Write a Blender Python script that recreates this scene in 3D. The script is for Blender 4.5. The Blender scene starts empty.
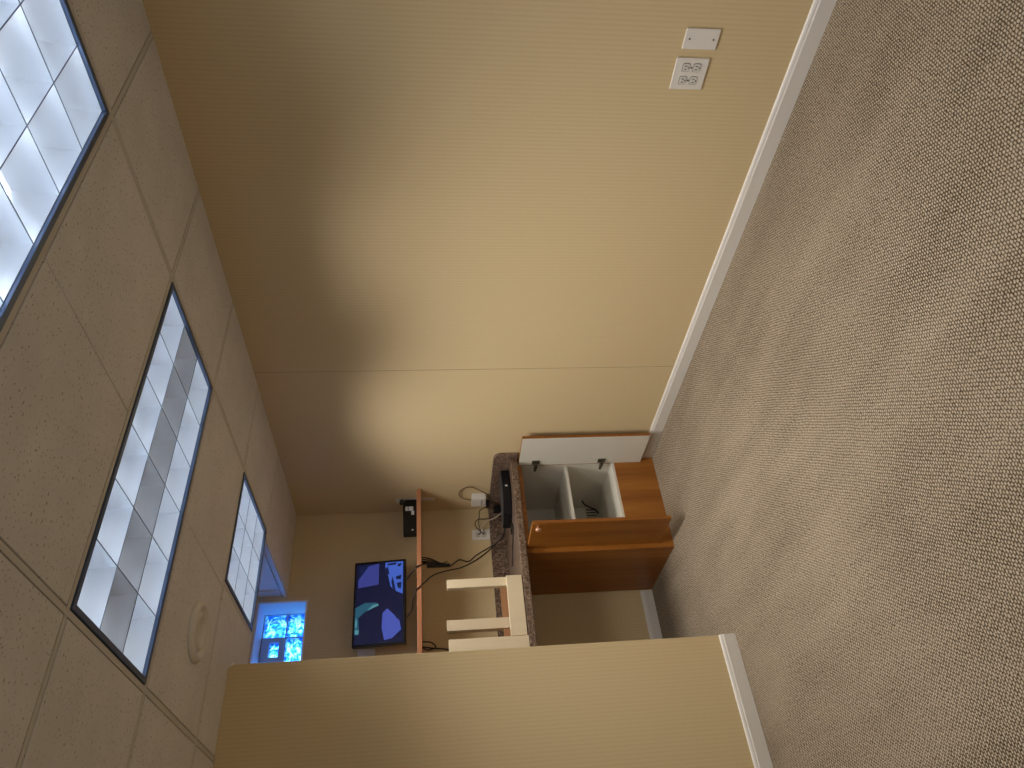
import bpy, bmesh, math, random
from mathutils import Vector, Matrix
random.seed(4)
S = bpy.context.scene
COL = S.collection

# ------------------------------------------------------------------ camera
# the photograph was taken with the phone held sideways: the room's "up" is the picture's left
CAM = Vector((-2.4722, -1.162, 1.4067)); YAW, PITCH, ROLL, FPX = .6913, -.1169, -.0173, 720.1
F = Vector((math.sin(YAW)*math.cos(PITCH), math.cos(YAW)*math.cos(PITCH), math.sin(PITCH)))
R0 = Vector((math.cos(YAW), -math.sin(YAW), 0)); U0 = R0.cross(F)
Rr = R0*math.cos(ROLL)+U0*math.sin(ROLL); Ur = U0*math.cos(ROLL)-R0*math.sin(ROLL)
cam_d = bpy.data.cameras.new('camera'); cam = bpy.data.objects.new('camera', cam_d); COL.objects.link(cam)
ax, ay, az = -Ur, Rr, -F
cam.matrix_world = Matrix(((ax.x, ay.x, az.x, CAM.x), (ax.y, ay.y, az.y, CAM.y), (ax.z, ay.z, az.z, CAM.z), (0, 0, 0, 1)))
cam_d.sensor_width = 36; cam_d.lens = 36*FPX/1024; cam_d.clip_start = .02
S.camera = cam

# ------------------------------------------------------------------ world and exposure
W = bpy.data.worlds.new('sky'); S.world = W; W.use_nodes = True
W.node_tree.nodes['Background'].inputs[0].default_value = (.35, .62, 1, 1)
W.node_tree.nodes['Background'].inputs[1].default_value = 9.0
S.view_settings.view_transform = 'Standard'; S.view_settings.look = 'None'
S.view_settings.gamma = 1; S.view_settings.use_curve_mapping = False
S.view_settings.exposure = 0.0

# ------------------------------------------------------------------ lights (one per ceiling fixture; the louvers cut them off towards the horizon)
H = 2.2836; YF = 3.156; XW = -3.7; YB = -3.6; RW = .605; CX = (-.50, -1.70)
FIX = [(-1, CX[0], CX[1]), (1, CX[0], CX[1]), (3, CX[0], -1.075), (-3, CX[0], CX[1])]   # tee row, x span
POW = [4.6, 16, 11, 2.5]
def lamp(name, loc, sx, sy, power, color, spread):
    l = bpy.data.lights.new(name, 'AREA'); l.shape = 'RECTANGLE'; l.size = sx; l.size_y = sy
    l.energy = power; l.color = color; l.spread = math.radians(spread)
    o = bpy.data.objects.new(name, l); COL.objects.link(o); o.location = loc
    return o
for (k, x0, x1), pw in zip(FIX, POW):
    y0 = k*RW if k != -1 else -.605
    lamp('fixture_light', ((x0+x1)/2, y0+RW/2, H-.012), abs(x1-x0)-.1, RW-.1, pw, (1, .95, .88), 118)

dl = lamp('added_back_fill', (-2.55, -3.56, 1.45), 1.5, 1.1, 11, (1, .95, .90), 180); dl.rotation_euler = (math.radians(90), 0, 0)  # unseen fill lamp added behind the camera to brighten partition and far wall

# ------------------------------------------------------------------ materials
def mat(name, col, rough=.6, metal=0., spec=.5, emit=None, es=0.):
    m = bpy.data.materials.new(name); m.use_nodes = True
    b = m.node_tree.nodes['Principled BSDF']
    b.inputs['Base Color'].default_value = (*col, 1); b.inputs['Roughness'].default_value = rough
    b.inputs['Metallic'].default_value = metal; b.inputs['Specular IOR Level'].default_value = spec
    if emit: b.inputs['Emission Color'].default_value = (*emit, 1); b.inputs['Emission Strength'].default_value = es
    return m
class NT:
    def __init__(s, m): s.t = m.node_tree; s.b = s.t.nodes['Principled BSDF']; s.c = s.n('ShaderNodeTexCoord').outputs['Object']
    def n(s, k, **kw):
        x = s.t.nodes.new(k)
        for a, v in kw.items(): setattr(x, a, v)
        return x
    def l(s, a, b): s.t.links.new(a, b)
    def math(s, op, a, b=None, c=None):
        x = s.n('ShaderNodeMath', operation=op)
        for i, v in enumerate((a, b, c)):
            if v is None: continue
            if isinstance(v, (int, float)): x.inputs[i].default_value = v
            else: s.l(v, x.inputs[i])
        return x.outputs[0]
    def noise(s, scale, detail=3, rough=.5, vec=None, dist=0):
        x = s.n('ShaderNodeTexNoise'); x.inputs['Scale'].default_value = scale; x.inputs['Detail'].default_value = detail
        x.inputs['Roughness'].default_value = rough; x.inputs['Distortion'].default_value = dist
        s.l(vec or s.c, x.inputs['Vector']); return x.outputs['Fac']
    def mapv(s, scale=(1, 1, 1), rot=(0, 0, 0)):
        x = s.n('ShaderNodeMapping'); x.inputs['Scale'].default_value = scale; x.inputs['Rotation'].default_value = rot
        s.l(s.c, x.inputs['Vector']); return x.outputs[0]
    def ramp(s, f, stops, interp='LINEAR'):
        x = s.n('ShaderNodeValToRGB'); r = x.color_ramp; r.interpolation = interp
        while len(r.elements) < len(stops): r.elements.new(.5)
        for e, (p, c) in zip(r.elements, stops): e.position = p; e.color = (*c, 1)
        s.l(f, x.inputs[0]); return x.outputs[0]
    def bump(s, h, strength, dist):
        x = s.n('ShaderNodeBump'); x.inputs['Strength'].default_value = strength; x.inputs['Distance'].default_value = dist
        s.l(h, x.inputs['Height']); s.l(x.outputs[0], s.b.inputs['Normal'])
    def color(s, c): s.l(c, s.b.inputs['Base Color'])

def wallpaper():
    m = mat('wallpaper', (.5, .4, .27), .75, spec=.25); t = NT(m)
    x = t.n('ShaderNodeSeparateXYZ'); t.l(t.c, x.inputs[0])
    d = t.math('ADD', x.outputs[0], x.outputs[1])
    rib = t.math('MULTIPLY_ADD', t.math('SINE', t.math('MULTIPLY', d, 2*math.pi/.0172)), .5, .5)
    fine = t.noise(420, 2); weave = t.noise(1, 3, vec=t.mapv((190, 190, 620)))
    big = t.noise(1.2, 3)
    f = t.math('ADD', t.math('MULTIPLY', rib, .10), t.math('ADD', t.math('MULTIPLY', weave, .45), t.math('MULTIPLY', fine, .25)))
    f = t.math('ADD', f, t.math('MULTIPLY', big, .12))
    t.color(t.ramp(f, [(.20, (.56, .43, .235)), (.80, (.78, .625, .375))]))
    t.bump(f, .12, .0012); return m
def carpet():
    m = mat('carpet', (.3, .25, .2), .95, spec=.1); t = NT(m)
    wob = t.n('ShaderNodeTexNoise'); wob.inputs['Scale'].default_value = 7; t.l(t.c, wob.inputs['Vector'])
    add = t.n('ShaderNodeVectorMath', operation='MULTIPLY_ADD'); t.l(wob.outputs['Color'], add.inputs[0])
    add.inputs[1].default_value = (.012, .012, 0); t.l(t.c, add.inputs[2])
    wb2 = t.n('ShaderNodeTexNoise'); wb2.inputs['Scale'].default_value = 75; t.l(t.c, wb2.inputs['Vector'])
    ad2 = t.n('ShaderNodeVectorMath', operation='MULTIPLY_ADD'); t.l(wb2.outputs['Color'], ad2.inputs[0])
    ad2.inputs[1].default_value = (.009, .006, 0); t.l(add.outputs[0], ad2.inputs[2])
    x = t.n('ShaderNodeSeparateXYZ'); t.l(ad2.outputs[0], x.inputs[0])
    # staggered rows of loops
    r = t.math('DIVIDE', x.outputs[1], .0084); row = t.math('FLOOR', r)
    odd = t.math('MULTIPLY', t.math('MODULO', t.math('ABSOLUTE', row), 2), .5)
    cxx = t.math('FRACT', t.math('ADD', t.math('DIVIDE', x.outputs[0], .0125), odd))
    sx = t.math('SINE', t.math('MULTIPLY', cxx, math.pi)); sy = t.math('SINE', t.math('MULTIPLY', t.math('FRACT', r), math.pi))
    loop = t.math('POWER', t.math('MULTIPLY', sx, sy), .6)
    tuft = t.noise(112, 2.5); fib = t.noise(600, 2); blot = t.noise(1.6, 4, .6); streak = t.noise(1, 3, vec=t.mapv((7, 1.2, 1), (0, 0, .9)))
    f = t.math('ADD', t.math('MULTIPLY', loop, .48), t.math('MULTIPLY', tuft, .46))
    f = t.math('ADD', f, t.math('MULTIPLY', fib, .15))
    f = t.math('ADD', f, t.math('MULTIPLY', t.math('ADD', blot, streak), .16))
    t.color(t.ramp(f, [(.43, (.022, .015, .008)), (.65, (.142, .108, .070)), (.88, (.44, .355, .26))]))
    t.bump(loop, .6, .004); return m
def tile_mat():
    m = mat('ceiling_tile', (.6, .57, .52), .85, spec=.2); t = NT(m)
    a = t.noise(75, 1.5, .5, vec=t.mapv((1.3, 1.9, 1))); b = t.noise(5, 3)
    d = t.ramp(a, [(.31, (.42, .38, .34)), (.35, (.84, .82, .83))])  # dark specks paint the shade inside the small tile pits
    mx = t.n('ShaderNodeMix', data_type='RGBA', blend_type='MULTIPLY'); mx.inputs[0].default_value = .25
    t.l(d, mx.inputs[6]); t.l(b, mx.inputs[7]); t.color(mx.outputs[2]); t.bump(t.noise(260, 3), .25, .002); return m
def wood(name, c0, c1, rough=.38, axis='z', scale=1.):
    m = mat(name, c0, rough); t = NT(m)
    sc = {'z': (45, 45, 2.2), 'x': (2.2, 45, 45), 'y': (45, 2.2, 45)}[axis]
    a = t.noise(scale, 4, .6, vec=t.mapv(sc)); b = t.noise(scale*.25, 3, .5, vec=t.mapv(sc), dist=.6)
    t.color(t.ramp(t.math('ADD', t.math('MULTIPLY', a, .5), t.math('MULTIPLY', b, .5)), [(.3, c0), (.7, c1)])); return m
def granite():
    m = mat('granite_laminate', (.1, .07, .05), .28); t = NT(m)
    a = t.noise(95, 4, .65, dist=1.2); b = t.noise(38, 3, .5, dist=2.5)
    f = t.math('ADD', t.math('MULTIPLY', a, .6), t.math('MULTIPLY', b, .4))
    t.color(t.ramp(f, [(.36, (.02, .013, .01)), (.47, (.10, .062, .042)), (.54, (.23, .155, .11)), (.64, (.36, .28, .23))])); return m

M = dict(
    paper=wallpaper(), carpet=carpet(), tile=tile_mat(), granite=granite(),
    tee=mat('tee_paint', (.62, .60, .58), .5), gap=mat('plenum', (.03, .03, .03), .9),
    trim=mat('trim_paint', (.72, .69, .64), .35), plaster=mat('plaster', (.80, .80, .80), .7),
    wood=wood('cabinet_wood', (.22, .068, .008), (.42, .165, .026), .4, 'z'),
    woodh=wood('cabinet_wood_cross', (.22, .068, .008), (.40, .155, .026), .4, 'x'),
    shelfwood=wood('shelf_wood', (.42, .17, .08), (.55, .25, .13), .4, 'x'),
    melamine=mat('white_melamine', (.70, .665, .58), .35),
    cream=wood('cream_wood', (.66, .55, .37), (.72, .61, .43), .5, 'z', .6), rawwood=wood('brown_wood', (.33, .16, .07), (.43, .23, .11), .5, 'x'),
    plate=mat('plate_plastic', (.78, .75, .69), .35), slot=mat('socket_slot', (.05, .045, .04), .6), recept=mat('receptacle_plastic', (.70, .67, .61), .4),
    frame=mat('fixture_frame', (.09, .135, .24), .3, metal=.5), alum=mat('louver_aluminium', (.80, .85, .92), .36, metal=.8),
    edge=mat('louver_edge', (.10, .13, .20), .4),
    white=mat('white_enamel', (.82, .84, .88), .5),
    tube=mat('fluorescent_tube', (1, 1, 1), .4, emit=(.86, .93, 1), es=9.), tubeoff=mat('dead_tube', (.5, .5, .52), .3),
    black=mat('black_plastic', (.008, .008, .010), .35, spec=.3), blackm=mat('black_matte', (.02, .02, .022), .6),
    screen=mat('screen_dark', (.01, .01, .02), .2, emit=(.003, .005, .028), es=1.),
    cable=mat('black_cable', (.012, .01, .01), .5), wcable=mat('tan_cable', (.42, .35, .25), .5), bcable=mat('brown_cable', (.17, .11, .05), .5),
    metal=mat('brushed_metal', (.62, .60, .57), .3, metal=1.), dmetal=mat('dark_metal', (.16, .14, .10), .4, metal=.8),
    brass=mat('knob_metal', (.70, .42, .28), .3, metal=.35), sticker=mat('white_sticker', (.7, .72, .74), .5),
    led=mat('device_marks', (.03, .03, .035), .5),
)
def scr(name, c, s=1.): return mat(name, (0, 0, 0), .3, emit=c, es=s)
def blockglass():
    m = bpy.data.materials.new('glass_block'); m.use_nodes = True; nt = m.node_tree; b = nt.nodes['Principled BSDF']
    t = NT(m); b.inputs['Base Color'].default_value = (.35, .7, .95, 1); b.inputs['Transmission Weight'].default_value = 1
    b.inputs['Roughness'].default_value = .12; b.inputs['IOR'].default_value = 1.3
    t.bump(t.noise(26, 2, .5, dist=1.5), 1., .03)
    tr = nt.nodes.new('ShaderNodeBsdfTransparent')
    f = t.ramp(t.noise(19, 2, .5, dist=2.2), [(.40, (.05, .20, .6)), (.49, (.10, .42, .8)), (.56, (.50, .75, .85))]); t.l(f, tr.inputs[0])
    mx = nt.nodes.new('ShaderNodeMixShader'); mx.inputs[0].default_value = .88
    nt.links.new(b.outputs[0], mx.inputs[1]); nt.links.new(tr.outputs[0], mx.inputs[2])
    nt.links.new(mx.outputs[0], nt.nodes['Material Output'].inputs[0]); return m
M['block'] = blockglass()
M['bluemetal'] = mat('vent_frame_metal', (.40, .50, .65), .5)

# ------------------------------------------------------------------ mesh helpers
def B(): return bmesh.new()
def box(bm, x0, x1, y0, y1, z0, z1, mi=0, bev=0):
    g = bmesh.ops.create_cube(bm, size=1)['verts']
    for v in g: v.co = Vector(((x0+x1)/2+v.co.x*abs(x1-x0), (y0+y1)/2+v.co.y*abs(y1-y0), (z0+z1)/2+v.co.z*abs(z1-z0)))
    fs = set(f for v in g for f in v.link_faces)
    for f in fs: f.material_index = mi
    if bev:
        es = list(set(e for v in g for e in v.link_edges))
        bmesh.ops.bevel(bm, geom=es, offset=bev, segments=2, affect='EDGES', profile=.5)
    return fs
def cyl(bm, p0, p1, r0, r1=None, n=16, mi=0):
    p0, p1 = Vector(p0), Vector(p1); r1 = r0 if r1 is None else r1
    d = (p1-p0).normalized(); a = d.orthogonal().normalized(); b = d.cross(a)
    A = [bm.verts.new(p0+(a*math.cos(t)+b*math.sin(t))*r0) for t in [2*math.pi*i/n for i in range(n)]]
    C = [bm.verts.new(p1+(a*math.cos(t)+b*math.sin(t))*r1) for t in [2*math.pi*i/n for i in range(n)]]
    for i in range(n): f = bm.faces.new((A[i], A[(i+1) % n], C[(i+1) % n], C[i])); f.smooth = True; f.material_index = mi
    bm.faces.new(A[::-1]).material_index = mi; bm.faces.new(C).material_index = mi
def lathe(bm, prof, c, n=40, axis='z', sgn=1):
    rings = []
    for r, h in prof:
        ring = []
        for i in range(n):
            t = 2*math.pi*i/n; a, b = math.cos(t)*r, math.sin(t)*r
            co = {'z': (a, b, h*sgn), 'x': (h*sgn, a, b), 'y': (a, h*sgn, b)}[axis]
            ring.append(bm.verts.new(Vector(c)+Vector(co)))
        rings.append(ring)
    for A, C in zip(rings, rings[1:]):
        for i in range(n): bm.faces.new((A[i], A[(i+1) % n], C[(i+1) % n], C[i])).smooth = True
    bm.faces.new(rings[0]); bm.faces.new(rings[-1])
def prism(bm, pts, off, mi=0):
    off = Vector(off); A = [bm.verts.new(Vector(p)) for p in pts]; C = [bm.verts.new(Vector(p)+off) for p in pts]
    n = len(pts)
    for i in range(n): bm.faces.new((A[i], A[(i+1) % n], C[(i+1) % n], C[i])).material_index = mi
    bm.faces.new(A[::-1]).material_index = mi; bm.faces.new(C).material_index = mi
def smooth(pts, k=6):
    P = [Vector(p) for p in pts]; P = [P[0]*2-P[1]]+P+[P[-1]*2-P[-2]]; out = []
    for i in range(1, len(P)-2):
        for j in range(k):
            t = j/k; a, b, c, d = P[i-1:i+3]
            out.append(.5*((2*b)+(c-a)*t+(2*a-5*b+4*c-d)*t*t+(3*b-a-3*c+d)*t**3))
    out.append(P[-2]); return out
def tube(bm, pts, r, n=8, k=6):
    P = smooth(pts, k) if len(pts) > 2 else [Vector(p) for p in pts]; rings = []; a = None
    for i, p in enumerate(P):
        d = (P[min(i+1, len(P)-1)]-P[max(i-1, 0)]).normalized()
        if a is None: a = d.orthogonal().normalized()
        else: a = (a-d*a.dot(d)).normalized()
        b = d.cross(a); rings.append([bm.verts.new(p+(a*math.cos(t)+b*math.sin(t))*r) for t in [2*math.pi*j/n for j in range(n)]])
    for A, C in zip(rings, rings[1:]):
        for j in range(n): bm.faces.new((A[j], A[(j+1) % n], C[(j+1) % n], C[j])).smooth = True
    bm.faces.new(rings[0][::-1]); bm.faces.new(rings[-1])
def obj(name, bm, m, parent=None, origin=None):
    bmesh.ops.recalc_face_normals(bm, faces=bm.faces)
    me = bpy.data.meshes.new(name)
    if origin is not None: bmesh.ops.translate(bm, vec=-Vector(origin), verts=bm.verts)
    bm.to_mesh(me); bm.free()
    for x in (m if isinstance(m, (list, tuple)) else [m]): me.materials.append(x)
    o = bpy.data.objects.new(name, me); COL.objects.link(o)
    if origin is not None: o.location = origin
    if parent:
        o.parent = parent; o.matrix_parent_inverse = parent.matrix_world.inverted() if False else Matrix.Translation(-root_loc(parent))
    return o
def root_loc(p):
    v = Vector(p.location)
    return v + (root_loc(p.parent)-root_loc(p.parent) if p.parent else Vector((0, 0, 0)))
def thing(name, label, cat, loc=(0, 0, 0), group=None):
    o = bpy.data.objects.new(name, None); COL.objects.link(o); o.location = loc; o.empty_display_size = .05
    return tag(o, label, cat, group)
def tag(o, label, cat, group=None):
    o['label'] = label; o['category'] = cat
    if group: o['group'] = group
    return o
def struct(name, bm, m, label=None, parent=None):
    o = obj(name, bm, m, parent); o['kind'] = 'structure'
    if label: o['label'] = label
    return o

# ------------------------------------------------------------------ room shell
b = B(); box(b, XW-.1, .1, YB-.1, YF+.35, -.1, 0); struct('floor', b, M['carpet'], 'beige and brown looped tweed carpet')
b = B(); YS = 1.70
box(b, 0, .1, YB-.1, YS-.0018, 0, H+.7); box(b, 0, .1, YS+.0018, YF+.35, 0, H+.7); box(b, .0009, .1, YS-.0018, YS+.0018, 0, H+.7, mi=1)
struct('wall_right', b, [M['paper'], mat('wallpaper_seam', (.30, .22, .12), .9)], 'long tan corded wallpaper wall with one vertical seam')
b = B(); box(b, XW-.1, XW, YB-.1, YF+.35, 0, H+.7); struct('wall_left', b, M['paper'])
b = B(); box(b, XW-.1, 0, YB-.1, YB, 0, H+.7); struct('wall_back', b, M['paper'])
WX0, WX1, WZ0, WZ1 = -1.505, -.588, 2.155, 2.452
b = B(); box(b, XW, WX0, YF, YF+.35, 0, H+.7); box(b, WX1, 0, YF, YF+.35, 0, H+.7)
box(b, WX0, WX1, YF, YF+.35, 0, WZ0); box(b, WX0, WX1, YF, YF+.35, WZ1, H+.7)
struct('wall_far', b, M['paper'], 'tan wallpapered wall behind the counter')
PX, PY, PT = -1.328, 2.089, .12
b = B(); box(b, XW, PX, PY, PY+PT, 0, H-.004, bev=.002); struct('wall_partition', b, M['paper'], 'tan wallpapered partition wall ending beside the counter alcove')
b = B(); box(b, -2.05, -1.95, PY+PT, YF, 0, H-.004); struct('wall_alcove', b, M['paper'])
b = B()  # window added out of view to go with the fill lamp
for a in ((-3.35, -3.28, 1.0-.07, 1.95), (-1.82, -1.75, .93, 1.95), (-3.28, -1.82, .93, 1.0), (-3.28, -1.82, 1.88, 1.95)): box(b, a[0], a[1], YB, YB+.03, a[2], a[3])
for a in (-2.57,): box(b, a, a+.04, YB, YB+.02, 1.0, 1.88)
w2 = struct('added_window_2', b, M['trim'], 'unseen window added in the wall behind the camera for fill light')
b = B(); box(b, -3.28, -1.82, YB+.002, YB+.008, 1.0, 1.88); obj('pane', b, mat('added_glow_pane', (.6, .62, .65), .1, emit=(.8, .9, 1), es=.8), w2)  # glowing pane of the added window
# window reveal lining (white, deep recess)
b = B(); d = .01
box(b, WX1-d, WX1, YF-.002, YF+.19, WZ0, WZ1); box(b, WX0, WX0+d, YF-.002, YF+.19, WZ0, WZ1)
box(b, WX0+d, WX1-d, YF-.002, YF+.19, WZ1-d, WZ1); box(b, WX0+d, WX1-d, YF-.002, YF+.19, WZ0, WZ0+d)
struct('trim_2', b, M['plaster'], 'white deep reveal around the glass block window')
# baseboards with a rounded top lip
def base_prof(t=.013, h=.0756): return [(0, 0), (t, 0), (t, h-.020), (t-.003, h-.014), (t-.003, h-.010), (t-.006, h-.003), (t-.009, h), (0, h)]
b = B(); prism(b, [(-p, YB, z) for p, z in base_prof()], (0, 2.565-YB, 0)); struct('baseboard_right', b, M['trim'], 'white baseboard along the long right wall')
b = B(); prism(b, [(PX+.0, PY-p, z) for p, z in base_prof()], (XW-PX, 0, 0)); struct('baseboard_partition', b, M['trim'], 'white baseboard under the partition wall')
b = B(); prism(b, [(-.642, YF-p, z) for p, z in base_prof()], (-1.95+.642, 0, 0)); struct('baseboard_far', b, M['trim'], 'white baseboard under the counter')
b = B(); prism(b, [(XW+p, YB, z) for p, z in base_prof()], (0, PY-.013-YB, 0)); struct('baseboard_left', b, M['trim'])
b = B(); prism(b, [(XW+.013, YB+p, z) for p, z in base_prof()], (-XW-.026, 0, 0)); struct('baseboard_back', b, M['trim'])

# ------------------------------------------------------------------ suspended ceiling
WELL = (-1.70, -.552, 2.425, YF)                      # raised pocket in front of the window
cols = [0, CX[0], CX[1], -2.90, XW]
rows = [k*RW for k in range(-5, 6)]; rows = [YB]+rows+[YF]
holes = []
for k, x0, x1 in FIX: holes.append((x1, x0, k*RW, (k+1)*RW))
b = B(); TZ = H-.0045; G = .0125
for i in range(len(cols)-1):
    for j in range(len(rows)-1):
        x1, x0, y0, y1 = cols[i], cols[i+1], rows[j], rows[j+1]
        if any(abs(x1-h[1]) < .01 and abs(y0-h[2]) < .01 for h in holes) and x1 == CX[0]:
            if abs(y0-3*RW) < .01: box(b, x0+G, -1.075-G, y0+G, y1-G, TZ, TZ+.016, bev=.002)
            continue
        if x1 == CX[0] and y0 > 2.4: continue
        if i == 0 and y0 > 2.4: x0 = WELL[1]-.012
        if x1-x0 > 1.1:
            xm = (x0+x1)/2
            box(b, x0+G, xm-.0015, y0+G, y1-G, TZ, TZ+.016, bev=.0015); box(b, xm+.0015, x1-G, y0+G, y1-G, TZ, TZ+.016, bev=.0015)
            box(b, xm-.002, xm+.002, y0+G, y1-G, TZ+.005, TZ+.014)
        else: box(b, x0+(G if i < 3 else 0), x1-(G if i else 0), y0+G, y1-(G if j < len(rows)-2 else 0), TZ, TZ+.016, bev=.002)
struct('ceiling', b, M['tile'], 'suspended ceiling of acoustic tiles with pit shade painted as dark specks')
b = B()                                                # inverted tee grid
for x in cols[1:-1]:
    y1 = YF if x != CX[0] else 2.43
    if x == CX[1]: y1 = 2.43
    if x == -2.9: y1 = YF
    box(b, x-.0085, x+.0085, YB, y1, H-.0035, H+.03)
for y in rows[1:-1]: box(b, XW, 0 if y < 2.9 else 0, y-.0085, y+.0085, H-.0033, H+.028) if y < 2.5 else (box(b, WELL[1], 0, y-.0085, y+.0085, H-.0033, H+.028), box(b, XW, WELL[0], y-.0085, y+.0085, H-.0033, H+.028))
box(b, -1.075-.0095, -1.075+.0095, 3*RW, 4*RW, H-.0030, H+.028)
box(b, WELL[1]-.012, WELL[1]+.012, 2.42, YF, H-.001, H+.02)
box(b, -.02, 0, YB, YF, H+.001, H+.012); box(b, WELL[1], 0, YF-.02, YF, H+.001, H+.012)
struct('trim_1', b, M['tee'], 'white metal grid holding the ceiling tiles')
b = B(); box(b, XW, 0, YB, WELL[2]-.02, H+.17, H+.25); box(b, WELL[1]+.02, 0, WELL[2]-.02, YF, H+.17, H+.25); box(b, XW, WELL[0]-.02, WELL[2]-.02, YF, H+.17, H+.25)
box(b, WELL[0]-.02, WELL[1]+.02, WELL[2]-.02, YF, H+.27, H+.35)
struct('trim_4', b, M['gap'])
b = B()                                                # walls and lid of the window pocket
x0, x1, y0, y1 = WELL
box(b, x1, x1+.015, y0, y1, H+.021, H+.25); box(b, x1-.012, x1, y0, y1, H+.03, H+.034)
box(b, x1-.012, x1, 3.066, 3.078, H+.034, H+.22)
box(b, x0-.015, x0, y0, y1, H, H+.25); box(b, x0, x1, y0-.015, y0, H+.03, H+.25); box(b, x0, x1, y0, y1, H+.25, H+.265)
struct('trim_3', b, M['plaster'], 'raised white ceiling pocket in front of the glass block window')

# ------------------------------------------------------------------ fluorescent troffers
def louver(bm, x0, x1, y0, y1, nx, ny, z0, z1):
    """open parabolic cells: every blade is thin at the bottom and flares towards the top"""
    steps = 6
    def hw(t): return .0012+.024*t**1.9
    wx, wy = (x1-x0)/nx, (y1-y0)/ny
    for i in range(nx):
        for j in range(ny):
            cx0, cx1, cy0, cy1 = x0+i*wx, x0+(i+1)*wx, y0+j*wy, y0+(j+1)*wy; prev = None
            for s in range(steps+1):
                t = s/steps; z = z0+(z1-z0)*t; a = hw(t); c = min(a, .9*wx/2)
                cs = ((cx0+c, cy0+a, z), (cx1-c, cy0+a, z), (cx1-c, cy1-a, z), (cx0+c, cy1-a, z))
                ring = [(bm.verts.new(cs[k]), bm.verts.new(cs[(k+1) % 4])) for k in range(4)]
                if prev:
                    for k in range(4):
                        f = bm.faces.new((prev[k][0], prev[k][1], ring[k][1], ring[k][0])); f.smooth = True
                prev = ring
    for i in range(nx+1): box(bm, x0+i*wx-.0014, x0+i*wx+.0014, y0, y1, z0-.0006, z0+.0006, mi=1)
    for j in range(ny+1): box(bm, x0, x1, y0+j*wy-.0014, y0+j*wy+.0014, z0-.0006, z0+.0006, mi=1)
def troffer(k, xa, xb, nx, ny, label, dead=(), cat='ceiling light'):
    y0, y1 = k*RW+.013, (k+1)*RW-.013; x1, x0 = xa-.013, xb+.013
    t = thing('ceiling_light', label, cat, ((x0+x1)/2, (y0+y1)/2, H), 'recessed fluorescent ceiling lights'); w = .017
    def P(n, bm, m): return obj(n, bm, m, t)
    b = B()
    for a in ((x0, x1, y0, y0+w), (x0, x1, y1-w, y1), (x0, x0+w, y0+w, y1-w), (x1-w, x1, y0+w, y1-w)): box(b, *a, H-.007, H+.012, bev=.0015)
    P('frame', b, M['frame'])
    b = B(); louver(b, x0+w, x1-w, y0+w, y1-w, nx, ny, H+.004, H+.095); P('louver', b, [M['alum'], M['edge']])
    b = B(); box(b, x0, x1, y0, y1, H+.148, H+.154); box(b, x0, x0+.004, y0, y1, H+.012, H+.148); box(b, x1-.004, x1, y0, y1, H+.012, H+.148)
    box(b, x0+.004, x1-.004, y0, y0+.004, H+.012, H+.148); box(b, x0+.004, x1-.004, y1-.004, y1, H+.012, H+.148); P('housing', b, M['white'])
    wy = (y1-y0-2*w)/ny
    for j in range(ny):
        yy = y0+w+(j+.5)*wy; b = B(); cyl(b, (x0+.03, yy, H+.125), (x1-.03, yy, H+.125), .016)
        o = P('tube', b, M['tubeoff'] if j in dead else M['tube'])
        if j in dead: o['label'] = 'unlit dark tube'
        b = B(); cyl(b, (x0+.01, yy, H+.125), (x0+.03, yy, H+.125), .013); obj('tube_cap', b, M['metal'], o)
        b = B(); cyl(b, (x1-.03, yy, H+.125), (x1-.01, yy, H+.125), .013); obj('tube_cap', b, M['metal'], o)
    return t
troffer(-1, CX[0], CX[1], 6, 3, 'large bright ceiling light nearest the camera, cut by the picture edge')
troffer(1, CX[0], CX[1], 6, 3, 'long ceiling light with one dark lamp strip between two lit strips', dead=(1,))
troffer(3, CX[0], -1.075, 3, 3, 'small square ceiling light in front of the glass block window')
troffer(-3, CX[0], CX[1], 6, 3, 'long unseen ceiling light added behind the camera for general light')  # unseen fixture added for general light, keeps the row spacing

# ------------------------------------------------------------------ glass block window in its recess
fr = B(); YG = YF+.175; n = 6; pw = (WX1-WX0-2*d)/n; gx = WX1-d
blocks = []
for i in range(n+1): box(fr, gx-i*pw-.004, gx-i*pw+.004, YG, YG+.07, WZ0+d, WZ1-d)
zm = 2.300
for z in (WZ0+d+.003, zm, WZ1-d-.003): box(fr, WX0+d, WX1-d, YG+.001, YG+.069, z-.004, z+.004)
win = struct('window_1', fr, M['bluemetal'], 'small high glass block window glowing cyan')
for i in range(n):
    for j, (z0, z1) in enumerate(((WZ0+d+.007, zm-.004), (zm+.004, WZ1-d-.007))):
        xa, xb = gx-(i+1)*pw+.004, gx-i*pw-.004
        if i == 1 and j == 1:
            b = B(); w = .026
            box(b, xa, xa+w, YG-.012, YG+.05, z0, z1); box(b, xb-w, xb, YG-.012, YG+.05, z0, z1); box(b, xa+w, xb-w, YG-.012, YG+.05, z0, z0+.028); box(b, xa+w, xb-w, YG-.012, YG+.05, z1-.045, z1)
            v = obj('vent_frame', b, M['bluemetal'], win)
            b = B(); box(b, xa+w, xb-w, YG+.01, YG+.016, z0+.028, z1-.045); obj('vent_pane', b, M['block'], v)
            continue
        b = B(); box(b, xa, xb, YG+.008, YG+.013, z0, z1, bev=.002); obj('glass_block', b, M['block'], win)

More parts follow.
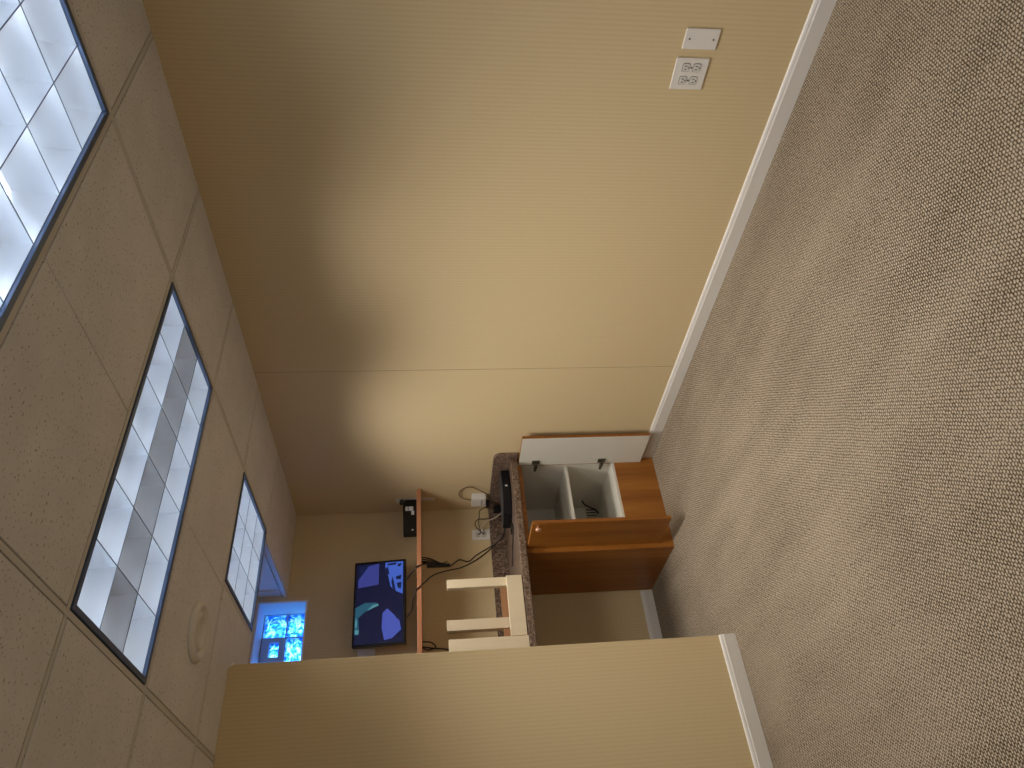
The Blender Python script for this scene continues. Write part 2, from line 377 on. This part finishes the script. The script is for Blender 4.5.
# round fitting in the ceiling
b = B(); lathe(b, [(.112, 0), (.112, .006), (.104, .016), (.096, .020), (.088, .018), (.080, .008), (.070, .006), (.064, .014), (.058, .018), (.052, .014), (.048, .008), (.004, .008)], (-1.375, 1.589, H-.0045), axis='z', sgn=-1)
tag(obj('round_ceiling_fitting', b, M['trim']), 'round white disc fitting with raised rim on the ceiling', 'ceiling fitting')
b = B(); tube(b, [(-1.345, 2.072, H-.005), (-1.338, 2.066, H-.022), (-1.330, 2.070, H-.030), (-1.326, 2.080, H-.022)], .0022)
tag(obj('wire_hook', b, M['white']), 'tiny white hook where the partition corner meets the ceiling', 'hook')

# ------------------------------------------------------------------ wall plates on the long wall
def receptacle(par, c, nrm):
    """duplex face at c on a wall; nrm 'x' (right wall) or 'y' (far wall)"""
    b = B(); o = .0072
    n = 20; pts = []
    for i in range(n):
        t = 2*math.pi*i/n; a = max(-.0145, min(.0145, .0172*math.cos(t))); e = max(-.0125, min(.0125, .017*math.sin(t)))
        pts.append((a, e))
    f = (lambda a, e, h: (c[0]-h, c[1]+a, c[2]+e)) if nrm == 'x' else (lambda a, e, h: (c[0]+a, c[1]-h, c[2]+e))
    off = (-.003, 0, 0) if nrm == 'x' else (0, -.003, 0)
    prism(b, [f(a, e, .005) for a, e in pts], off); r = obj('receptacle', b, M['recept'], par)
    b = B()
    for a, e, w, h in ((-.006, .002, .0026, .009), (.006, .002, .0026, .008), (0, -.008, .005, .004)):
        p0, p1 = f(a-w/2, e-h/2, .0075), f(a+w/2, e+h/2, .0088)
        box(b, min(p0[0], p1[0]), max(p0[0], p1[0]), min(p0[1], p1[1]), max(p0[1], p1[1]), min(p0[2], p1[2]), max(p0[2], p1[2]))
    obj('slots', b, M['slot'], r)
    # ring gap around the receptacle
    b = B()
    for i in range(n):
        (a0, e0), (a1, e1) = pts[i], pts[(i+1) % n]; k = 1.12
        q = [f(a0, e0, .0052), f(a1, e1, .0052), f(a1*k, e1*k, .0052), f(a0*k, e0*k, .0052)]
        prism(b, q, (-.0006, 0, 0) if nrm == 'x' else (0, -.0006, 0))
    obj('shadow_gap', b, M['slot'], r)
def screw(par, p, nrm):
    b = B(); q = (p[0]-.0015, p[1], p[2]) if nrm == 'x' else (p[0], p[1]-.0015, p[2]); cyl(b, p, q, .0035, n=10); obj('screw', b, M['dmetal'], par)
b = B(); box(b, -.0056, 0, -.092, -.020, .3705, .4945, bev=.0022)
pl = tag(obj('blank_wall_plate', b, M['plate']), 'blank white wall plate beside the four-socket outlet', 'wall plate')
screw(pl, (-.0054, -.056, .476), 'x'); screw(pl, (-.0054, -.056, .389), 'x')
b = B(); box(b, -.0056, 0, .0115, .129, .3805, .5025, bev=.0022)
pl = tag(obj('outlet_plate', b, M['plate']), 'white wall outlet with four round sockets on the long wall', 'outlet')
for yy in (.046, .094):
    for zz in (.461, .421): receptacle(pl, (0, yy, zz), 'x')
    screw(pl, (-.0054, yy, .441), 'x')
b = B(); box(b, -.234, -.157, YF-.0056, YF, 1.011, 1.13, bev=.0022)
pl = tag(obj('outlet_plate', b, M['plate']), 'white outlet plate behind the cables above the counter', 'outlet')
for zz in (1.091, 1.051): receptacle(pl, (-.195, YF, zz), 'y')

# ------------------------------------------------------------------ cabinet
CXL, CY = -.636, 2.564
t = thing('base_cabinet', 'orange-brown wooden cabinet with both doors open under the counter', 'cabinet', (-.32, 2.85, 0))
b = B()
box(b, CXL, CXL+.038, CY, YF-.014, 0, .866)                                      # left side
box(b, -.035, -.014, CY, YF-.014, 0, .866)
box(b, CXL+.038, -.035, CY, CY+.018, 0, .252); box(b, CXL+.038, -.035, CY, CY+.018, .838, .866)
obj('body', b, M['wood'], t)
b = B()
box(b, CXL+.0385, -.0355, CY+.004, YF-.03, .2525, .268); box(b, CXL+.0385, -.0355, YF-.03, YF-.018, .268, .866)
box(b, CXL+.0385, CXL+.042, CY+.0185, YF-.03, .268, .837); box(b, -.039, -.0355, CY+.0185, YF-.03, .268, .837)
obj('lining', b, M['melamine'], t)
b = B(); box(b, CXL+.043, -.040, CY+.03, YF-.031, .546, .562, bev=.001); obj('shelf', b, M['melamine'], t)
b = B()
for i in range(5): box(b, -.062-.022*i, -.052-.022*i, YF-.034, YF-.0305, .275, .345)
obj('vent_slots', b, M['dmetal'], t)
def door(xa, xb, y0, y1, wood_side, label):
    bm = B(); fs = box(bm, xa, xb, y0, y1, .084, .857)
    bm.faces.ensure_lookup_table()
    for f in fs:
        c = f.calc_center_median(); wm = abs(c.x-(xb if wood_side < 0 else xa)) < 1e-4
        f.material_index = 1 if wm else 0
    o = obj('door', bm, [M['wood'], M['melamine']], t); o['label'] = label
    kx = xa if wood_side < 0 else xb
    bm = B(); lathe(bm, [(.006, 0), (.006, .010), (.015, .016), (.016, .022), (.011, .027), (.002, .028)][:6] if wood_side < 0 else [(.005, 0), (.005, .005), (.010, .009), (.010, .013), (.006, .016), (.002, .0165)], (kx, y0+.032, .825), n=20, axis='x', sgn=wood_side)
    obj('knob', bm, M['brass'], o)
    hx = xb if wood_side < 0 else xa
    for z in (.338, .752):
        bm = B(); s = 1 if wood_side < 0 else -1
        def bb(a, c, *r): box(bm, min(hx+s*a, hx+s*c), max(hx+s*a, hx+s*c), *r)
        bb(0, .004, y1-.050, y1-.012, z-.024, z+.024); bb(.004, .022, y1-.030, y1+.012, z-.010, z+.010)
        bb(.010, .018, y1+.012, y1+.045, z-.008, z+.008)
        obj('hinge', bm, M['dmetal'], o)
    return o
door(-.607, -.589, 2.274, 2.562, -1, 'left door seen from its wood face')
door(-.046, -.028, 2.277, 2.562, 1, 'right door showing its white inner face')
b = B(); tube(b, [(-.045, 3.02, .385), (-.055, 3.05, .365), (-.058, 3.09, .32), (-.07, 3.10, .285), (-.11, 3.08, .2735)], .005)
tag(obj('cabinet_cable', b, M['cable']), 'short black cable at the back of the open cabinet below its shelf', 'cable')

# ------------------------------------------------------------------ countertop
FYC, CT = 2.52, .907
t = thing('countertop', 'brown speckled granite-look countertop with raised backsplash', 'countertop', (-.97, 2.84, .867))
b = B(); box(b, -1.948, -.0005, FYC, YF-.001, .8675, CT, bev=.004); obj('top', b, M['granite'], t)
b = B(); box(b, -1.948, -.021, YF-.021, YF-.001, CT+.0002, 1.011, bev=.002); obj('backsplash', b, M['granite'], t)
b = B(); pts = [(0, YF-.001, CT-.04), (0, 2.484, CT-.04), (0, 2.482, .955)]
for i in range(7):
    a = math.pi/2*i/6; pts.append((0, 2.482+.05*(1-math.cos(a)), .962+.05*math.sin(a)))
pts += [(0, YF-.001, 1.012)]
prism(b, [(-.020, y, z) for _, y, z in [(0, YF-.022, CT+.0003), (0, FYC-.001, CT+.0003), (0, FYC-.001, CT-.04)]+pts[1:-1]+[(0, YF-.022, 1.012)]], (.0195, 0, 0)); obj('side_splash', b, M['granite'], t)

# ------------------------------------------------------------------ upper shelf with bracket
t = thing('wall_shelf', 'long thin reddish wooden wall shelf above the counter', 'shelf', (-.75, 3.0, 1.46))
b = B(); box(b, -1.60, -.002, 2.868, YF-.001, 1.461, 1.488, bev=.0015); obj('board', b, M['shelfwood'], t)
for x in (-1.45, -.78):
    b = B(); prism(b, [(x, YF-.001, 1.4605), (x, YF-.13, 1.4605), (x, YF-.13, 1.452), (x, YF-.018, 1.38), (x, YF-.001, 1.38)], (.004, 0, 0)) if x < -1 else box(b, x, x+.02, YF-.02, YF-.001, 1.455, 1.4605)
    obj('bracket', b, M['trim'], t)
b = B(); box(b, -.006, -.0003, 2.985, 3.012, 1.370, 1.4605); box(b, -.006, -.0003, 2.985, 3.012, 1.4885, 1.625); box(b, -.016, -.006, 2.985, 3.012, 1.600, 1.625)
obj('wall_strip', b, M['trim'], t)['label'] = 'white metal strip on the right wall'

# black box on the shelf
t = thing('modem', 'black box with white stickers standing on the wall shelf', 'modem', (-.14, 2.99, 1.488))
b = B(); prism(b, [(-.262, 2.965, 1.4885), (-.022, 2.965, 1.4885), (-.022, 2.965, 1.566), (-.06, 2.965, 1.578), (-.262, 2.965, 1.574)], (0, .055, 0)); obj('case', b, M['black'], t)
b = B(); box(b, -.040, -.014, 2.968, 3.0, 1.574, 1.600, bev=.004); obj('clip', b, M['blackm'], t)
b = B()
b.free()
for a0, a1, c0, c1 in ((-.103, -.072, 1.546, 1.562), (-.103, -.072, 1.512, 1.542), (-.133, -.104, 1.505, 1.524), (-.245, -.236, 1.51, 1.522)):
    b = B(); box(b, a0, a1, 2.9640, 2.9652, c0, c1); obj('sticker', b, M['sticker'], t)

# ------------------------------------------------------------------ television
TC, TW, TH_ = Vector((-.691, 3.0, 1.711)), .502, .308; ty, tt = -.09, -.12
tr = Vector((math.cos(ty), math.sin(ty), 0)); tn0 = Vector((math.sin(ty), -math.cos(ty), 0)); tu = Vector((0, 0, 1))*math.cos(tt)+tn0*math.sin(tt); tu.normalize(); tn = tr.cross(tu)
tu = Vector((0, 0, 1))*math.cos(-tt)+(-tn0)*math.sin(-tt); tn = tr.cross(tu)
def TP(a, c, h=0): return TC+tr*a*TW/2+tu*c*TH_/2+tn*h
def tbox(bm, a0, a1, c0, c1, h0, h1): prism(bm, [TP(a0, c0, h0), TP(a1, c0, h0), TP(a1, c1, h0), TP(a0, c1, h0)], tn*(h1-h0))
t = thing('television', 'black flat screen showing four blue security camera views on the far wall', 'television', TC)
b = B(); tbox(b, -1, 1, -1, 1, -.03, -.002); tbox(b, -.7, .7, -.75, .6, -.055, -.0305); obj('case', b, M['black'], t)
b = B(); e = .045; f = .07
tbox(b, -1, 1, 1-f, 1, -.0015, .004); tbox(b, -1, 1, -1, -1+f*1.3, -.0015, .004); tbox(b, -1, -1+e, -1+f*1.3, 1-f, -.0015, .004); tbox(b, 1-e, 1, -1+f*1.3, 1-f, -.0015, .004)
obj('bezel', b, M['black'], t)
b = B(); tbox(b, -1+e, 1-e, -1+f*1.3, 1-f, -.0018, -.0008); sc = obj('screen', b, M['screen'], t)
def SP(x, y):       # position inside the picture: x 0..1 left to right, y 0..1 top to bottom
    return (-1+e)+(2-2*e)*x, (1-f)-(2-2.3*f)*y
def view(name, polys):
    for col, ps in polys:
        pass
def patch(bm, ps, h, mi):
    A = [bm.verts.new(TP(*SP(x, y), h)) for x, y in ps]; bm.faces.new(A).material_index = mi
def cr(l):          # crop pixels -> picture position (the crop is seen sideways)
    return [((662-y)/(662-162), (x-108)/(395-108)) for x, y in l]
cols_ = [scr('view_blue', (.035, .045, .22)), scr('view_light_blue', (.05, .11, .48)), scr('view_teal', (.015, .08, .13)), scr('view_pale', (.08, .24, .28)), scr('view_navy', (.004, .009, .045)), scr('view_violet', (.055, .08, .38))]
def pic(name, lst):
    bm = B()
    for mi, h, l in lst: patch(bm, cr(l), h, mi)
    me_o = obj(name, bm, cols_, sc); return me_o
pic('camera_view', [(0, 0, [(120, 262), (182, 175), (245, 165), (245, 300), (120, 314)]), (4, .0003, [(120, 262), (128, 240), (125, 175), (180, 172)])])
pic('camera_view', [(1, 0, [(284, 160), (394, 152), (392, 372), (352, 352), (318, 320), (303, 250), (284, 200)]),
    (4, .0003, [(296, 170), (352, 166), (350, 180), (300, 182)]), (4, .0003, [(330, 255), (338, 290), (350, 350), (330, 330), (322, 290)]), (4, .0003, [(350, 258), (384, 250), (380, 280), (352, 275)]), (4, .0003, [(284, 200), (300, 190), (310, 240), (295, 240)]), (4, .0003, [(356, 300), (386, 296), (380, 340), (362, 330)]), (4, .0003, [(360, 178), (384, 172), (380, 190), (364, 196)])])
pic('camera_view', [(2, 0, [(128, 500), (104, 520), (103, 440), (165, 410), (240, 414), (205, 440), (160, 470)]), (2, 0, [(128, 500), (136, 600), (108, 602), (104, 520)]), (3, .0003, [(205, 432), (240, 420), (250, 432), (215, 445), (178, 462)]), (3, .0003, [(112, 500), (122, 520), (120, 560), (110, 550)]), (3, .0003, [(110, 572), (134, 574), (130, 598), (112, 596)])])
pic('camera_view', [(5, 0, [(272, 482), (300, 455), (372, 530), (384, 590), (330, 638), (285, 646), (268, 570)]), (4, .0003, [(338, 494), (344, 492), (372, 528), (366, 532)]), (4, .0003, [(352, 488), (358, 488), (382, 524), (376, 526)])])
b = B(); box(b, -.75, -.62, YF-.03, YF-.001, 1.62, 1.78); box(b, -.70, -.67, 3.05, YF-.03, 1.68, 1.72)
obj('wall_mount', b, M['blackm'], t)
b = B(); box(b, -.985, -.915, YF-.016, YF-.001, 1.74, 1.84, bev=.002)
tag(obj('white_wall_box', b, M['plate']), 'small white box on the wall behind the screen corner', 'wall box')

# ------------------------------------------------------------------ devices on and above the counter
# black recorder lying on the counter, bowed front
t = thing('recorder', 'long flat black recorder lying on the speckled counter', 'recorder', (-.2, 2.8, CT))
fr_ = [(-.030, 2.64), (-.10, 2.630), (-.17, 2.628), (-.24, 2.645), (-.30, 2.695), (-.335, 2.76)]; bk = [(-.36, 2.85), (-.06, 2.84)]
b = B(); prism(b, [(x, y, CT+.006) for x, y in fr_+[(-.345, 2.80), (-.030, 2.81)]], (0, 0, .046)); obj('case', b, M['black'], t)
b = B(); prism(b, [(x, y+.004, CT+.0521) for x, y in fr_+[(-.343, 2.795), (-.034, 2.805)]], (0, 0, .003)); obj('cover', b, M['led'], t)
for x, y in ((-.07, 2.68), (-.30, 2.74), (-.31, 2.78), (-.07, 2.78)):
    b = B(); cyl(b, (x, y, CT), (x, y, CT+.006), .012); obj('foot', b, M['blackm'], t)
b = B(); box(b, -.150, -.141, 2.6255, 2.629, CT+.022, CT+.036); obj('indicator', b, M['sticker'], t)

t = thing('wall_adapter', 'white wall box on the corner of the long wall above the counter', 'adapter', (0, 2.97, 1.08))
b = B(); box(b, -.045, 0, 2.945, 3.045, 1.036, 1.130, bev=.005); obj('case', b, M['plate'], t)
b = B(); box(b, -.0458, -.0448, 2.96, 3.03, 1.06, 1.062); box(b, -.0458, -.0448, 2.96, 3.03, 1.066, 1.068); cyl(b, (-.0448, 3.02, 1.05), (-.0458, 3.02, 1.05), .003); obj('print', b, M['led'], t)
b = B(); box(b, -.070, -.022, 3.0, 3.03, 1.013, 1.0355, bev=.003); cyl(b, (-.045, 3.015, 1.013), (-.045, 3.015, 1.0125), .008)
tag(obj('black_plug', b, M['black']), 'black plug below the white wall box resting on the splash', 'plug')
b = B(); box(b, -.075, -.035, 3.055, 3.095, CT+.0005, CT+.075, bev=.004)
tag(obj('power_adapter', b, M['black']), 'black power adapter standing behind the recorder on the counter', 'power adapter')

def cable(pts, r, m, label, name='cable', grp=None):
    b = B(); tube(b, pts, r); return tag(obj(name, b, M[m]), label, 'cable', grp)
Zc = CT+.006
cable([(-.030, 2.955, 1.034), (-.026, 2.925, 1.03), (-.022, 2.888, 1.07), (-.012, 2.85, 1.138), (-.012, 2.871, 1.193), (-.012, 2.927, 1.214), (-.012, 2.985, 1.19), (-.02, 3.0, 1.132)], .0035, 'bcable', 'thin brown cable looping above the white wall box')
cable([(-.30, 2.81, CT+.03), (-.29, 3.0, CT+.03), (-.30, 3.09, .99), (-.353, 3.12, 1.103), (-.399, 3.12, 1.165), (-.385, 3.12, 1.224), (-.425, 3.12, 1.285), (-.435, 3.06, 1.345), (-.47, 2.98, 1.40), (-.515, 2.89, 1.445), (-.535, 2.863, 1.47), (-.545, 2.863, 1.492), (-.566, 2.885, 1.516), (-.575, 2.93, 1.54), (-.590, 2.948, 1.556)], .0042, 'cable', 'upper black cable running from the recorder to the screen')
cable([(-.27, 2.808, CT+.025), (-.27, 3.02, CT+.03), (-.319, 3.08, 1.0), (-.396, 3.09, 1.10), (-.46, 3.07, 1.208), (-.52, 2.98, 1.30), (-.59, 2.885, 1.39), (-.65, 2.863, 1.45), (-.675, 2.863, 1.478), (-.69, 2.866, 1.495), (-.73, 2.89, 1.510), (-.775, 2.935, 1.520), (-.818, 2.946, 1.552)], .0042, 'cable', 'lower black cable sagging from the recorder under the screen')
cable([(-.050, 3.03, 1.017), (-.043, 3.1, 1.07), (-.084, 3.1, 1.078), (-.143, 3.11, 1.084), (-.19, 3.13, 1.073), (-.195, 3.1495, 1.091)], .003, 'cable', 'thin black cable arching into the upper socket behind the counter')
cable([(-.09, 3.09, CT+.004), (-.092, 3.11, .96), (-.10, 3.115, 1.03), (-.10, 3.12, 1.086), (-.134, 3.12, 1.108), (-.171, 3.12, 1.09), (-.195, 3.1495, 1.051)], .003, 'cable', 'thin black cable looping from the counter into the lower socket')
cable([(-.195, 3.1485, 1.043), (-.165, 3.10, 1.06), (-.138, 3.07, 1.02), (-.13, 3.04, .97), (-.10, 2.98, Zc), (-.10, 2.815, CT+.02)], .0035, 'wcable', 'tan cable leading from the socket down to the recorder')
cable([(-.20, 3.02, CT+.003), (-.13, 3.05, CT+.003), (-.08, 2.97, CT+.004), (-.16, 2.93, CT+.003), (-.22, 2.99, CT+.009), (-.18, 3.08, CT+.004), (-.12, 3.0, CT+.011), (-.18, 2.812, CT+.02)], .003, 'cable', 'black cable coiled on the counter behind the recorder')
cable([(-.345, 2.81, CT+.003), (-.39, 2.80, CT+.003), (-.36, 2.72, CT+.003), (-.40, 2.70, CT+.003), (-.46, 2.80, CT+.003), (-.55, 2.90, CT+.003)], .003, 'cable', 'thin black cable trailing on the counter left of the recorder')
# hanging bundles under the shelf
t = thing('cable_bundle', 'black cable bundle hanging from the shelf middle', 'cable bundle', (-.44, 3.05, 1.46))
b = B(); box(b, -.462, -.442, 3.04, 3.06, 1.285, 1.43, bev=.004); obj('plug', b, M['black'], t)
b = B()
for q in range(4): tube(b, [(-.395-.010*q, 3.04+.006*q, 1.4605), (-.41-.008*q, 3.03+.008*q, 1.42), (-.43-.004*q, 3.045, 1.36+.01*q), (-.450, 3.05, 1.33+.012*q)], .004)
tube(b, [(-.39, 3.05, 1.4605), (-.41, 3.03, 1.41), (-.44, 3.04, 1.34), (-.425, 3.05, 1.30), (-.445, 3.05, 1.36), (-.42, 3.05, 1.4605)], .003)
obj('wires', b, M['cable'], t)
t = thing('cable_bundle', 'small black wire loop hanging under the shelf next to the partition', 'cable bundle', (-.95, 3.05, 1.46))
b = B(); tube(b, [(-.925, 3.05, 1.4605), (-.935, 3.04, 1.41), (-.965, 3.04, 1.385), (-.975, 3.05, 1.43), (-.96, 3.05, 1.4605)], .004); tube(b, [(-.955, 3.05, 1.4605), (-.968, 3.045, 1.40), (-.975, 3.04, 1.35), (-.985, 3.04, 1.30)], .005)
obj('wires', b, M['cable'], t)
b = B(); box(b, -.997, -.977, 3.03, 3.05, 1.285, 1.31, bev=.003); obj('plug', b, M['black'], t)

# ------------------------------------------------------------------ pale wooden frame at the left end of the counter
t = thing('wooden_frame', 'cream wooden frame with upright posts on the left end of the counter', 'wooden frame', (-.98, 2.72, CT))
def post(x0, x1, y0, y1, z0=CT+.0125, z1=1.320):
    b = B(); box(b, x0, x1, y0, y1, z0, z1, bev=.0012); return obj('post', b, M['cream'], t)
XA, XB, YA, YBk = -1.180, -.781, 2.5215, 2.90
post(XB-.050, XB, YA+.0185, YA+.05); post(XA, XA+.064, YA-.001, YA+.05, z0=CT+.0005)
post(-.944, -.882, YBk-.045, YBk); post(XA, XA+.05, YBk-.045, YBk)
b = B(); box(b, XA+.0665, XB, YA, YA+.018, CT+.006, .998, bev=.001); obj('front_rail', b, M['cream'], t)
b = B(); box(b, XA+.051, -.945, YBk-.035, YBk-.018, CT+.0125, 1.0); box(b, -.881, XB+.09, YBk-.035, YBk-.018, CT+.0125, 1.0); obj('rear_rail', b, M['rawwood'], t)
b = B(); box(b, XA+.065, XB, FYC+.0195, YBk, CT+.0003, CT+.012); obj('base_board', b, M['rawwood'], t)
